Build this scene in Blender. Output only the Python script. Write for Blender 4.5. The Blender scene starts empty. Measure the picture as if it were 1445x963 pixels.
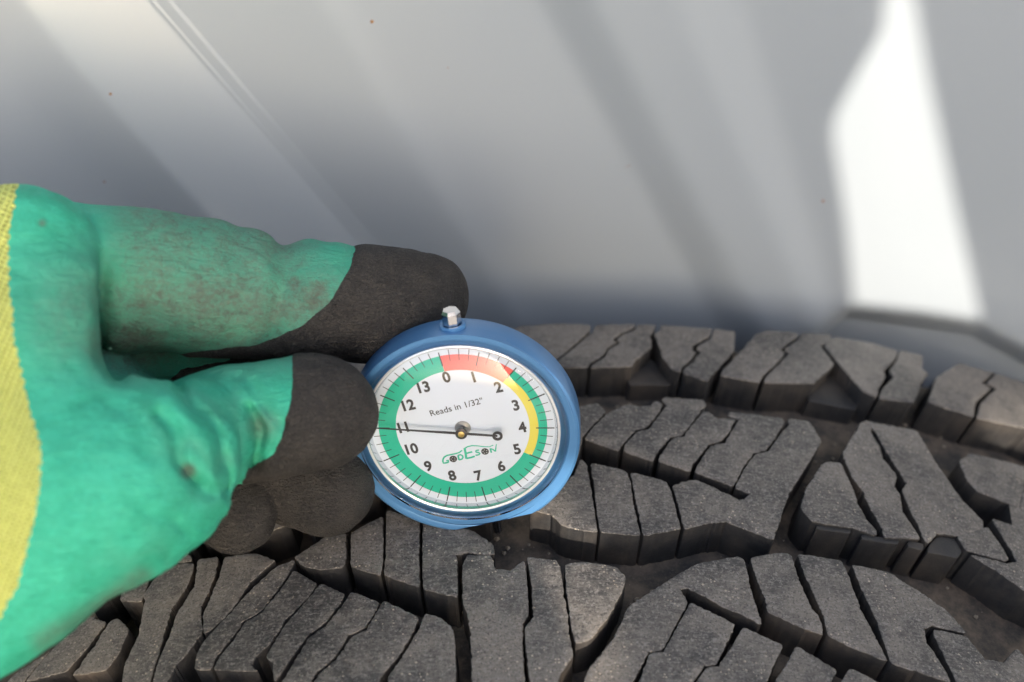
import bpy, bmesh, math, random, time
import numpy as np
from mathutils import Vector, Matrix, noise
from mathutils.geometry import delaunay_2d_cdt, tessellate_polygon

random.seed(7)
_t0 = time.time()
MM = 0.001
R = math.radians
scene = bpy.context.scene
COL = scene.collection

# ---------------------------------------------------------------- camera
PITCH, FPX, CAMH = R(40), 1806.0, 0.192
cam_d = bpy.data.cameras.new("camera")
cam = bpy.data.objects.new("camera", cam_d)
COL.objects.link(cam)
cam.location = (0, 0, CAMH)
cam.rotation_euler = (math.pi / 2 - PITCH, 0, 0)
cam_d.lens, cam_d.sensor_width = 45, 36
cam_d.clip_start, cam_d.clip_end = 0.005, 200
cam_d.dof.use_dof = True
cam_d.dof.focus_distance = 0.249
cam_d.dof.aperture_fstop = 11
scene.camera = cam
CW = Matrix.Translation((0, 0, CAMH)) @ Matrix.Rotation(math.pi / 2 - PITCH, 4, 'X')
CR = CW.to_3x3()

# ---------------------------------------------------------------- daylight
SUN = Vector((0.36, -0.86, 0.32)).normalized()          # towards the sun
elev = math.asin(SUN.z)
azim = math.atan2(SUN.x, SUN.y)                           # from +Y towards +X
world = bpy.data.worlds.new("World")
scene.world = world
world.use_nodes = True
nt = world.node_tree
bg = nt.nodes["Background"]
sky = nt.nodes.new("ShaderNodeTexSky")
sky.sky_type = 'NISHITA'
sky.sun_disc = False
sky.sun_elevation = elev
sky.sun_rotation = azim
sky.air_density, sky.dust_density, sky.ozone_density = 0.7, 4.0, 0.3
nt.links.new(sky.outputs[0], bg.inputs[0])
bg.inputs[1].default_value = 0.15
sun_d = bpy.data.lights.new("sun", 'SUN')
sun_d.energy, sun_d.angle, sun_d.color = 2.3, R(0.5), (1, 0.88, 0.74)
sun = bpy.data.objects.new("sun", sun_d)
COL.objects.link(sun)
sun.rotation_euler = SUN.to_track_quat('Z', 'Y').to_euler()
scene.view_settings.view_transform = 'Standard'
scene.view_settings.look = 'None'
scene.view_settings.exposure = 1.8
scene.view_settings.gamma = 1
scene.view_settings.use_curve_mapping = False
scene.cycles.max_bounces = 8


# ---------------------------------------------------------------- helpers
def ray(px, py):
    return CR @ Vector(((px - 722.5) / FPX, -(py - 481.5) / FPX, -1))      # per unit of depth


CO = Vector((0, 0, CAMH))


def at_depth(px, py, D):
    return CO + ray(px, py) * D


def on_plane(px, py, p0, n):
    d = ray(px, py)
    return CO + d * ((p0 - CO).dot(n) / d.dot(n))


WM = {}


def empty(name, mat):
    o = bpy.data.objects.new(name, None)
    o.empty_display_size = 0.02
    COL.objects.link(o)
    o.matrix_world = mat
    WM[o] = mat.copy()
    return o


def tag(o, label=None, cat=None, group=None, kind=None):
    for k, v in (("label", label), ("category", cat), ("group", group), ("kind", kind)):
        if v:
            o[k] = v
    return o


def mk(name, verts, faces, mats, parent=None, mi=None, smooth=True, sharp=None, uv=None):
    """one mesh object from world-space verts"""
    base = WM.get(parent, Matrix())
    inv = base.inverted()
    me = bpy.data.meshes.new(name)
    vv = np.array([tuple(v) for v in verts], dtype=np.float64)
    a = np.array(inv)
    vv = vv @ a[:3, :3].T + a[:3, 3]
    me.from_pydata(vv.tolist(), [], faces)
    for m in (mats if isinstance(mats, (list, tuple)) else [mats]):
        me.materials.append(m)
    if mi is not None:
        me.polygons.foreach_set("material_index", mi)
    me.polygons.foreach_set("use_smooth", [smooth] * len(me.polygons))
    if sharp is not None:
        me.set_sharp_from_angle(angle=R(sharp))
    me.update()
    o = bpy.data.objects.new(name, me)
    COL.objects.link(o)
    if parent is not None:
        o.parent = parent
    WM[o] = base
    return o


# ---------------------------------------------------------------- materials
class NT:
    def __init__(self, name):
        self.m = bpy.data.materials.new(name)
        self.m.use_nodes = True
        self.t = self.m.node_tree
        self.b = self.t.nodes["Principled BSDF"]
        self.out = self.t.nodes["Material Output"]

    def n(self, typ, **kw):
        nd = self.t.nodes.new(typ)
        for k, v in kw.items():
            setattr(nd, k, v)
        return nd

    def l(self, a, b):
        self.t.links.new(a, b)

    def val(self, s, v):
        if isinstance(v, (int, float, tuple, list)):
            s.default_value = v
        else:
            self.l(v, s)

    def co(self):
        return self.n("ShaderNodeTexCoord").outputs["Object"]

    def noise(self, scale, detail=4, rough=0.6, co=None, dist=0.0):
        nd = self.n("ShaderNodeTexNoise")
        nd.inputs["Scale"].default_value = scale
        nd.inputs["Detail"].default_value = detail
        nd.inputs["Roughness"].default_value = rough
        nd.inputs["Distortion"].default_value = dist
        self.l(co or self.co(), nd.inputs["Vector"])
        return nd.outputs["Fac"]

    def voro(self, scale, feature='F1', co=None, out="Distance"):
        nd = self.n("ShaderNodeTexVoronoi", feature=feature)
        nd.inputs["Scale"].default_value = scale
        self.l(co or self.co(), nd.inputs["Vector"])
        return nd.outputs[out]

    def ramp(self, fac, a, b, c0=0.0, c1=1.0):
        nd = self.n("ShaderNodeMapRange", interpolation_type='SMOOTHSTEP')
        self.val(nd.inputs[0], fac)
        for i, v in enumerate((a, b, c0, c1)):
            nd.inputs[i + 1].default_value = v
        return nd.outputs[0]

    def math(self, op, a, b=0.0):
        nd = self.n("ShaderNodeMath", operation=op)
        self.val(nd.inputs[0], a)
        self.val(nd.inputs[1], b)
        return nd.outputs[0]

    def mix(self, fac, a, b):
        nd = self.n("ShaderNodeMix", data_type='RGBA')
        self.val(nd.inputs[0], fac)
        for i, v in ((6, a), (7, b)):
            self.val(nd.inputs[i], (*v, 1) if isinstance(v, tuple) and len(v) == 3 else v)
        return nd.outputs[2]

    def bump(self, h, dist, strength=1.0, prev=None):
        nd = self.n("ShaderNodeBump")
        nd.inputs["Strength"].default_value = strength
        nd.inputs["Distance"].default_value = dist
        self.l(h, nd.inputs["Height"])
        if prev is not None:
            self.l(prev, nd.inputs["Normal"])
        return nd.outputs[0]

    def done(self, col=None, rough=None, metal=None, spec=None, normal=None):
        for k, v in (("Base Color", col), ("Roughness", rough), ("Metallic", metal), ("Specular IOR Level", spec)):
            if v is not None:
                self.val(self.b.inputs[k], (*v, 1) if isinstance(v, tuple) and len(v) == 3 else v)
        if normal is not None:
            self.l(normal, self.b.inputs["Normal"])
        return self.m


def simple(name, col, rough=0.5, metal=0.0, spec=0.5):
    return NT(name).done(col, rough, metal, spec)


def rubber(name, top):
    m = NT(name)
    big = m.noise(55, 3)
    mid = m.noise(260, 5, 0.7)
    fine = m.noise(1500, 4, 0.7)
    grit = m.noise(4200, 2, 0.6)
    if top:
        mp = m.n("ShaderNodeMapping")
        mp.inputs["Scale"].default_value = (1.0, 4.0, 1.0)
        m.l(m.co(), mp.inputs["Vector"])
        scuff = m.noise(420, 5, 0.75, mp.outputs[0])
        dust = m.ramp(m.math('ADD', m.math('MULTIPLY', big, 1.3), m.math('MULTIPLY', mid, 0.8)), 0.84, 1.26)
        c = m.mix(dust, (0.038, 0.0365, 0.0355), (0.142, 0.127, 0.110))
        c = m.mix(m.ramp(scuff, 0.45, 0.68, 0, 0.65), c, (0.205, 0.190, 0.171))
        c = m.mix(m.ramp(fine, 0.5, 0.64, 0, 0.7), c, (0.23, 0.216, 0.197))
        c = m.mix(m.ramp(m.noise(300, 4, 0.7), 0.5, 0.75, 0, 0.35), c, (0.03, 0.029, 0.028))
        c = m.mix(m.ramp(m.noise(2300, 3, 0.7), 0.53, 0.64, 0, 0.7), c, (0.018, 0.017, 0.0165))
        # pale grit specks, thick in places
        patch = m.ramp(m.noise(75, 3), 0.44, 0.62)
        for vs_, sz in ((900, 0.24), (1500, 0.36)):
            d = m.voro(vs_)
            sp = m.n("ShaderNodeSeparateColor")
            m.l(m.voro(vs_, out="Color"), sp.inputs[0])
            on = m.math('MULTIPLY', m.math('GREATER_THAN', sp.outputs[0], 0.6), m.math('LESS_THAN', d, m.math('MULTIPLY', sp.outputs[1], sz)))
            c = m.mix(m.math('MULTIPLY', m.math('MULTIPLY', on, patch), 0.85), c, (0.40, 0.345, 0.27))
        rough = m.ramp(scuff, 0.3, 0.7, 0.40, 0.62)
        nb = m.bump(m.math('ADD', m.math('MULTIPLY', fine, 0.7), m.math('MULTIPLY', grit, 0.3)), 0.00013, 0.8)
        nb = m.bump(scuff, 0.0002, 0.4, nb)
    else:
        c = m.mix(m.ramp(mid, 0.4, 0.75), (0.017, 0.0175, 0.019), (0.036, 0.034, 0.032))
        c = m.mix(m.ramp(big, 0.45, 0.75, 0, 0.7), c, (0.085, 0.069, 0.054))
        c = m.mix(m.ramp(grit, 0.62, 0.85, 0, 0.4), c, (0.13, 0.12, 0.10))
        rough = 0.62
        nb = m.bump(m.math('ADD', fine, mid), 0.0002, 0.6)
    return m.done(c, rough, 0, 0.45, nb)


M_TOP = rubber("worn_rubber", True)
M_WALL = rubber("groove_rubber", False)


def floor_mat():
    m = NT("dusty_groove_rubber")
    mid = m.noise(130, 5, 0.7)
    c = m.mix(m.ramp(mid, 0.35, 0.7), (0.036, 0.033, 0.030), (0.135, 0.105, 0.077))
    c = m.mix(m.ramp(m.noise(2500, 3), 0.55, 0.8, 0, 0.5), c, (0.17, 0.15, 0.12))
    return m.done(c, 0.75, 0, 0.3, m.bump(m.noise(900, 4), 0.0002, 0.6))


M_FLOOR = floor_mat()


def panel_mat():
    m = NT("grey_gloss_paint")
    c = m.mix(m.ramp(m.noise(9, 2), 0.3, 0.7), (0.318, 0.362, 0.402), (0.333, 0.375, 0.414))
    c = m.mix(m.ramp(m.noise(900, 2), 0.68, 0.8, 0, 0.2), c, (0.36, 0.35, 0.33))
    nb = m.bump(m.noise(700, 2), 0.00001, 0.4)
    return m.done(c, 0.30, 0.12, 0.4, nb)


M_PANEL = panel_mat()
M_RUST = NT("rust")
M_RUST = M_RUST.done(M_RUST.mix(M_RUST.noise(3000), (0.22, 0.12, 0.05), (0.36, 0.20, 0.08)), 0.8)


def ground_mat():
    m = NT("pale_concrete")
    c = m.mix(m.noise(6, 6, 0.7), (0.13, 0.127, 0.122), (0.19, 0.185, 0.175))
    return m.done(c, 0.85, 0, 0.3, m.bump(m.noise(200, 4), 0.001, 0.5))


M_GROUND = ground_mat()
M_BLOCKER = simple("sun_blocker_grey", (0.24, 0.235, 0.23), 0.7)  # for the added board that blocks the sun


def blue_mat():
    m = NT("blue_anodised")
    c = m.mix(m.noise(200, 3), (0.060, 0.180, 0.375), (0.070, 0.20, 0.40))
    return m.done(c, 0.33, 0.3, 0.5)


M_BLUE = blue_mat()
M_CHROME = simple("chrome", (0.62, 0.63, 0.66), 0.12, 1.0)
M_SILVER = simple("silver_ring", (0.78, 0.80, 0.84), 0.2, 0.35)
M_WALLRING = simple("polished_ring", (0.72, 0.76, 0.82), 0.14, 0.9)
M_DIAL = simple("dial_white", (0.57, 0.635, 0.73), 0.45)
M_GREEN = simple("dial_green", (0.016, 0.40, 0.27), 0.4)
M_RED = simple("dial_red", (0.72, 0.12, 0.10), 0.4)
M_YEL = simple("dial_yellow", (0.62, 0.55, 0.085), 0.4)
M_INK = simple("black_ink", (0.03, 0.03, 0.035), 0.45)
M_INKG = simple("logo_green", (0.03, 0.42, 0.28), 0.45)
M_BRASS = simple("brass", (0.62, 0.46, 0.18), 0.3, 0.9)
M_STEEL = simple("needle_black", (0.035, 0.035, 0.04), 0.3, 0.2)
M_BUSH = simple("grey_bush", (0.33, 0.34, 0.34), 0.35, 0.6)


def glass_mat():
    m = NT("clear_lens")
    tr = m.n("ShaderNodeBsdfTransparent")
    tr.inputs[0].default_value = (0.97, 0.98, 1, 1)
    gl = m.n("ShaderNodeBsdfGlossy")
    gl.inputs["Roughness"].default_value = 0.03
    fr = m.n("ShaderNodeFresnel")
    fr.inputs[0].default_value = 1.5
    mx = m.n("ShaderNodeMixShader")
    m.l(fr.outputs[0], mx.inputs[0])
    m.l(tr.outputs[0], mx.inputs[1])
    m.l(gl.outputs[0], mx.inputs[2])
    m.l(mx.outputs[0], m.out.inputs[0])
    return m.m


M_GLASS = glass_mat()


def latex_mat():
    m = NT("green_latex")
    at = m.n("ShaderNodeAttribute", attribute_name="grime_shade").outputs["Fac"]  # stains on the glove, plus shade painted into the fold
    mid = m.noise(160, 5, 0.7)
    fine = m.noise(1100, 4, 0.75)
    c = m.mix(m.ramp(mid, 0.3, 0.7), (0.018, 0.275, 0.178), (0.032, 0.345, 0.236))
    c = m.mix(m.ramp(fine, 0.45, 0.75, 0, 0.35), c, (0.05, 0.47, 0.35))
    g = m.math('MULTIPLY', at, m.ramp(m.math('ADD', mid, m.math('MULTIPLY', fine, 0.9)), 0.72, 1.25))
    c = m.mix(m.math('MINIMUM', m.math('MULTIPLY', at, 0.55), 0.7), c, (0.085, 0.15, 0.115))
    c = m.mix(m.math('MINIMUM', m.math('MULTIPLY', g, 0.75), 0.75), c, (0.075, 0.085, 0.068))
    mott = m.noise(620, 5, 0.8, dist=0.6)
    c = m.mix(m.math('MULTIPLY', m.ramp(at, 0.1, 1.2), m.ramp(mott, 0.45, 0.7, 0, 0.75)), c, (0.055, 0.06, 0.05))
    weave = m.n("ShaderNodeTexWave", wave_type='BANDS', bands_direction='DIAGONAL')
    weave.inputs["Scale"].default_value = 420
    weave.inputs["Distortion"].default_value = 3
    m.l(m.co(), weave.inputs[0])
    h = m.math('ADD', m.math('MULTIPLY', weave.outputs["Fac"], 0.5), fine)
    nb = m.bump(h, 0.00009, 0.5)
    mpg = m.n("ShaderNodeMapping")
    mpg.inputs["Rotation"].default_value = (0.5, 0.2, 0.9)
    mpg.inputs["Scale"].default_value = (1, 3.2, 1.4)
    m.l(m.co(), mpg.inputs["Vector"])
    crk = m.noise(230, 5, 0.68, mpg.outputs[0], 1.2)
    nb = m.bump(mid, 0.0006, 0.5, nb)
    nb = m.bump(crk, 0.0012, 0.55, nb)
    return m.done(c, 0.62, 0, 0.3, nb)


M_LATEX = latex_mat()


def foam_mat():
    m = NT("black_sandy_foam")
    v = m.voro(1500, 'DISTANCE_TO_EDGE')
    fine = m.noise(1900, 5, 0.75)
    mid = m.noise(230, 4)
    c = m.mix(m.ramp(mid, 0.35, 0.7), (0.027, 0.026, 0.026), (0.048, 0.045, 0.042))
    c = m.mix(m.ramp(fine, 0.48, 0.72, 0, 0.75), c, (0.095, 0.088, 0.077))
    c = m.mix(m.math('MULTIPLY', m.ramp(m.noise(330, 3), 0.66, 0.76), m.ramp(m.noise(70, 2), 0.55, 0.7)), c, (0.14, 0.045, 0.045))
    h = m.math('ADD', m.ramp(v, 0, 0.25), m.math('MULTIPLY', fine, 1.2))
    mpn = m.n("ShaderNodeMapping")
    mpn.inputs["Rotation"].default_value = (0.4, 0.3, 0.8)
    mpn.inputs["Scale"].default_value = (1, 2.6, 1)
    m.l(m.co(), mpn.inputs["Vector"])
    wrk = m.noise(620, 4, 0.65, mpn.outputs[0], 0.8)
    nb = m.bump(h, 0.0003, 0.9)
    return m.done(c, 0.72, 0, 0.35, m.bump(wrk, 0.0014, 1.0, nb))


M_FOAM = foam_mat()


def knit_mat():
    m = NT("lime_knit")
    uv = m.n("ShaderNodeUVMap", uv_map="UVMap").outputs[0]
    vo = m.n("ShaderNodeTexVoronoi", feature='F1')
    vo.inputs["Randomness"].default_value = 0.12
    vo.inputs["Scale"].default_value = 1.0
    m.l(uv, vo.inputs["Vector"])
    d = vo.outputs["Distance"]
    fib = m.noise(2600, 3)
    c = m.mix(m.ramp(fib, 0.3, 0.7), (0.50, 0.57, 0.14), (0.585, 0.645, 0.20))
    hole = m.math('MULTIPLY', m.ramp(d, 0.16, 0.34, 1, 0), m.ramp(m.noise(0.5, 2, 0.5, uv), 0.35, 0.6, 0.35, 1))
    c = m.mix(m.math('MULTIPLY', hole, 0.85), c, (0.10, 0.10, 0.02))
    h = m.math('ADD', m.ramp(d, 0.1, 0.6), m.math('MULTIPLY', fib, 0.4))
    return m.done(c, 0.85, 0, 0.2, m.bump(h, 0.0006, 1.0))


M_KNIT = knit_mat()

# ---------------------------------------------------------------- tyre surface
TR, XC, YAW = 0.360, 0.006, R(-1.5)
Y_REAR = 0.2470                      # rear edge of the tread (world y at the crest)
TW = Matrix.Translation((XC, Y_REAR, -TR)) @ Matrix.Rotation(YAW, 4, 'Z')   # tyre frame: axis = local y, y=0 at the rear tread edge
TI = TW.inverted()
TREAD_W = 0.205
DEPTH = 0.0090


def crown(y):
    """radius of the tread at local y (0 rear edge .. -TREAD_W front edge)"""
    u = (y + TREAD_W / 2) / (TREAD_W / 2)
    r = TR - 0.0035 * abs(u) ** 2.5
    if abs(u) > 1:
        r -= 0.9 * (abs(u) - 1) * TREAD_W / 2
    return r


def tp(s, y, h=0.0):
    """tread coordinates (arc length s, local y, height) to world"""
    r = crown(y) + h
    a = s / TR
    return TW @ Vector((r * math.sin(a), y, r * math.cos(a)))


TO = TI @ CO


def hit(px, py):
    d = TI.to_3x3() @ ray(px, py)
    lo, hi = 0.12, 0.0
    f = lambda t: math.hypot((TO + d * t).x, (TO + d * t).z) - crown((TO + d * t).y)
    t = lo
    while f(t) > 0 and t < 0.6:
        t += 0.002
    a, b = t - 0.002, t
    for _ in range(30):
        m = (a + b) / 2
        if f(m) > 0:
            a = m
        else:
            b = m
    p = TO + d * b
    return (TR * math.atan2(p.x, p.z), p.y)


GN = (CR @ Vector((-0.04, -0.483, 0.875))).normalized()               # face normal
GC = at_depth(653, 604, 245 * MM)                                       # centre of the dial sheet
_ub = CR @ Vector((-0.112, 0.872, 0.477))
# ---------------------------------------------------------------- setting: ground, panel
g = 3.0
mk("ground", [(-40, -40, -2 * TR), (40, -40, -2 * TR), (40, 40, -2 * TR), (-40, 40, -2 * TR)], [(0, 1, 2, 3)], M_GROUND, smooth=False)
tag(bpy.data.objects["ground"], kind="structure")

Y_PANEL = Y_REAR + 0.0165
P0, PN = Vector((0, Y_PANEL, 0)), Vector((0, -1, 0))
# fold lines of the panel: (x at top row y=0, x at y=430 in the photograph, forward offset in mm, half width of the bend in mm)
FOLDS = [(-420, 40, 1.6, 2), (-60, 318, 2.6, 2.2), (62, 436, 4.0, 1.2), (216, 586, 0.9, 0.5), (221, 591, 0.96, 0.15), (226, 596, 0.86, 0.15), (243, 608, 0.92, 0.15), (249, 613, 0.74, 0.15), (455, 722, 1.2, 2),
         (500, 752, 0.8, 2.5), (765, 1000, 0.2, 2.0), (840, 1060, 1.7, 2.6), (955, 1135, 1.5, 2.4), (1050, 1182, 0.2, 2.6), (1200, 1270, 0.5, 3),
         (1500, 1540, 0.3, 3), (1900, 1850, 0.8, 3)]


def build_panel():
    ptop = [on_plane(a, 0, P0, PN) for a, b, o, w in FOLDS]
    pbot = [on_plane(b, 430, P0, PN) for a, b, o, w in FOLDS]
    off = [2.2 * o * MM for a, b, o, w in FOLDS]
    wid = [w * MM for a, b, o, w in FOLDS]
    zt, zb = ptop[0].z, pbot[0].z
    zs = [-2 * TR, -0.5, -0.3, -0.2] + list(np.linspace(-0.12, -0.05, 10)) + list(np.linspace(-0.045, 0.06, 130)) + list(np.linspace(0.065, 0.22, 24)) + [0.3, 0.45, 0.6]
    # lower edge where the sheet tucks in behind the tyre: photograph x, y, bend radius in mm
    lip = [(on_plane(x, y, P0, PN), w) for x, y, w in ((300, 560, 6), (740, 540, 6), (1060, 520, 6), (1130, 478, 4), (1165, 450, 2.5), (1200, 433, 1.2), (1290, 440, 0.8), (1385, 455, 0.8), (1445, 488, 0.8), (1560, 560, 0.8), (1700, 650, 0.8))]
    lx, lz, lw = [p.x for p, w in lip], [p.z for p, w in lip], [w * MM for p, w in lip]
    NS = 26
    verts, faces = [], []
    ncol = None
    for z in zs:
        k = (z - zb) / (zt - zb)
        k = max(-1.2, min(1.6, k))
        xs = [b.x + (a.x - b.x) * k for a, b in zip(ptop, pbot)]
        row = sorted([-1.2, -0.9, -0.6, -0.45] + list(np.linspace(xs[0] - 0.02, xs[-1] + 0.02, 300)) + [x + d * 0.00021 for x in xs[3:8] for d in range(-9, 10)] + [0.45, 0.6, 0.9, 1.2])
        ncol = len(row)
        X = np.array(row)
        # piecewise linear profile, box-smoothed by the local bend width
        acc = np.zeros(len(X))
        K = 9
        wl = np.interp(X, xs, wid)
        fade = min(1.0, max(0.0, (k - 0.55) / 0.3))
        po = [o if not 3 <= i <= 7 else (o * fade + (off[3] + (off[7] - off[3]) * (xs[i] - xs[3]) / (xs[7] - xs[3])) * (1 - fade)) for i, o in enumerate(off)]
        for j in range(K):
            acc += np.interp(X + wl * (j - (K - 1) / 2) / ((K - 1) / 2), xs, po)
        acc /= K
        zf, wf = np.interp(X, lx, lz), np.interp(X, lx, lw)
        q = np.clip((zf - z) / wf, -30, 30)
        back = np.minimum(0.62 * wf * np.log1p(np.exp(q)) + 0.62 * np.maximum(0, (zf - z) - 30 * wf), 0.045)
        for x, o, bk in zip(row, acc, back):
            verts.append((x, Y_PANEL - o + bk, z))
    nr = len(zs)
    nf = len(verts)
    verts += [(x, Y_PANEL + 0.004, z) for x, y, z in verts]
    for b in (0, nf):
        for r in range(nr - 1):
            for c in range(ncol - 1):
                q = (b + r * ncol + c, b + r * ncol + c + 1, b + (r + 1) * ncol + c + 1, b + (r + 1) * ncol + c)
                faces.append(q if b == 0 else q[::-1])
    ring = list(range(ncol)) + [r * ncol + ncol - 1 for r in range(1, nr)] + [(nr - 1) * ncol + c for c in range(ncol - 2, -1, -1)] + [r * ncol for r in range(nr - 2, 0, -1)]
    for i in range(len(ring)):
        a, b = ring[i], ring[(i + 1) % len(ring)]
        faces.append((b, a, a + nf, b + nf))
    root = empty("metal_panel", Matrix.Translation((0, Y_PANEL, -2 * TR)))
    tag(root, "grey glossy painted sheet metal panel with slanting ribs standing behind the tyre", "panel")
    mk("sheet", verts, faces, M_PANEL, root)
    for (px, py, r) in ((526, 26, 3.4), (168, 108, 2.8), (156, 238, 2.4), (1161, 282, 3.0), (888, 232, 2.6), (893, 238, 1.6), (632, 92, 1.2), (884, 234, 1.3)):
        c = on_plane(px, py, P0, PN)
        zz = (c.z - zb) / (zt - zb)
        xs = [b.x + (a.x - b.x) * zz for a, b in zip(ptop, pbot)]
        o = float(np.interp(c.x, xs, off))
        rr = r * 0.13 * MM
        vs, fs = [], []
        for ring_, (f, h) in enumerate(((1.0, -0.1), (0.9, 0.06), (0.4, 0.12))):
            for i in range(12):
                a = i / 12 * 2 * math.pi
                q = rr * f * (1 + 0.35 * noise.noise(Vector((math.cos(a) * 1.3 + px, math.sin(a) * 1.3, py))))
                vs.append((c.x + q * math.cos(a), Y_PANEL - o - h * MM, c.z + q * math.sin(a)))
        for k in range(2):
            for i in range(12):
                j = (i + 1) % 12
                fs.append((k * 12 + i, k * 12 + j, k * 12 + 12 + j, k * 12 + 12 + i))
        fs.append(tuple(24 + i for i in range(12)))
        mk("rust_spot", vs, fs, M_RUST, root)


build_panel()

# ---------------------------------------------------------------- added unseen board that blocks the sun, holes cut to shape the sun patches
def build_shade():
    n = SUN
    p0 = Vector((0.0, Y_PANEL, 0.05)) + SUN * 0.66
    ux = Vector((0, 0, 1)).cross(n).normalized()
    uy = n.cross(ux).normalized()

    def pr(p):
        q = p + SUN * ((p0 - p).dot(n) / SUN.dot(n)) - p0
        return (q.dot(ux), q.dot(uy))

    patch = [(1250, -60), (1240, 40), (1200, 112), (1174, 165), (1172, 190), (1183, 260), (1192, 320), (1198, 380), (1202, 428), (1290, 436), (1380, 450), (1372, 410), (1340, 270), (1308, 120), (1286, 0), (1276, -60)]
    hole1 = [pr(on_plane(x, y, P0, PN)) for x, y in patch]
    strip = [(748, 700), (790, 690), (812, 735), (850, 745), (875, 790), (880, 850), (872, 920), (868, 1010), (812, 1010), (822, 940), (790, 860), (760, 800), (735, 740)]
    hole2 = [pr(tp(*hit(x, y))) for x, y in strip]
    gz = GC + GN * 0.002
    hole3 = [pr(on_plane(x, y, gz, GN)) for x, y in [(712, 726), (755, 700), (796, 650), (822, 655), (795, 712), (740, 746), (700, 752)]]
    hole4 = [pr(tp(*hit(x, y))) for x, y in [(1376, 588), (1402, 566), (1450, 556), (1500, 570), (1500, 690), (1440, 640)]]
    S = 0.30
    outer = [(-0.135, -S), (S, -S), (S, S), (-0.135, S)]
    pts = [Vector(p) for p in outer + hole1 + hole2 + hole3 + hole4]
    a, b = 4, 4 + len(hole1)
    loops = [list(range(4)), list(range(a, b)), list(range(b, b + len(hole2))), list(range(b + len(hole2), b + len(hole2) + len(hole3))), list(range(b + len(hole2) + len(hole3), b + len(hole2) + len(hole3) + len(hole4)))]
    edges = [(l[i], l[(i + 1) % len(l)]) for l in loops for i in range(len(l))]
    v, e, f, *_ = delaunay_2d_cdt(pts, edges, [], 0, 1e-7)

    def inside(p, poly):
        c = False
        for i in range(len(poly)):
            x1, y1 = poly[i]
            x2, y2 = poly[i - 1]
            if (y1 > p[1]) != (y2 > p[1]) and p[0] < (x2 - x1) * (p[1] - y1) / (y2 - y1) + x1:
                c = not c
        return c
    keep = []
    for t in f:
        c = sum((v[i] for i in t), Vector((0, 0))) / len(t)
        if not inside(c, hole1) and not inside(c, hole2) and not inside(c, hole3) and not inside(c, hole4):
            keep.append(tuple(t))
    T = 0.004
    vs = [p0 + ux * q.x + uy * q.y for q in v] + [p0 + ux * q.x + uy * q.y + n * T for q in v]
    N = len(v)
    fs = [t for t in keep] + [tuple(i + N for i in t[::-1]) for t in keep]
    cnt = {}
    for t in keep:
        for i in range(3):
            k = (t[i], t[(i + 1) % 3])
            cnt[k] = 1
    for (i, j) in cnt:
        if (j, i) not in cnt:
            fs.append((j, i, i + N, j + N))
    o = mk("added_sun_blocker", vs, fs, M_BLOCKER, smooth=False)
    tag(o, kind="structure")


build_shade()

# ---------------------------------------------------------------- tyre
tyre = empty("tyre", TW @ Matrix.Translation((0, -TREAD_W / 2, -TR)))
tag(tyre, "worn black all terrain tyre with dusty chunky tread blocks, standing against the grey panel", "tyre")


def carcass():
    prof = []            # (y, r) from rear bead round the outside to the front bead
    dep = DEPTH
    side = [(-0.032, 0.205), (-0.006, 0.222), (0.005, 0.262), (0.0070, 0.295), (0.006, 0.325), (0.002, 0.342)]
    prof += side
    for y in np.linspace(-0.002, -TREAD_W + 0.002, 26):
        prof.append((y, crown(y) - dep))
    prof += [(-TREAD_W - y, r) for y, r in side[::-1]]
    prof += [(-TREAD_W + 0.034, 0.205), (-TREAD_W + 0.012, 0.24), (-TREAD_W + 0.02, 0.325), (-0.02, 0.325), (-0.012, 0.24), (-0.034, 0.205)]
    n = 240
    vs, fs = [], []
    m = len(prof)
    for i in range(n):
        a = 2 * math.pi * i / n
        for y, r in prof:
            vs.append(TW @ Vector((r * math.sin(a), y, r * math.cos(a))))
    for i in range(n):
        j = (i + 1) % n
        for k in range(m):
            l = (k + 1) % m
            fs.append((i * m + k, i * m + l, j * m + l, j * m + k))
    mk("carcass", vs, fs, M_FLOOR, tyre, sharp=50)


carcass()

BL = []          # tread blocks traced in the photograph: (scale, ox, oy, points, optional depth below the tread)


def crop(sc, ox, oy, *polys):
    for p in polys:
        BL.append([(ox + x / sc, oy + y / sc) for x, y in p])


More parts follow.
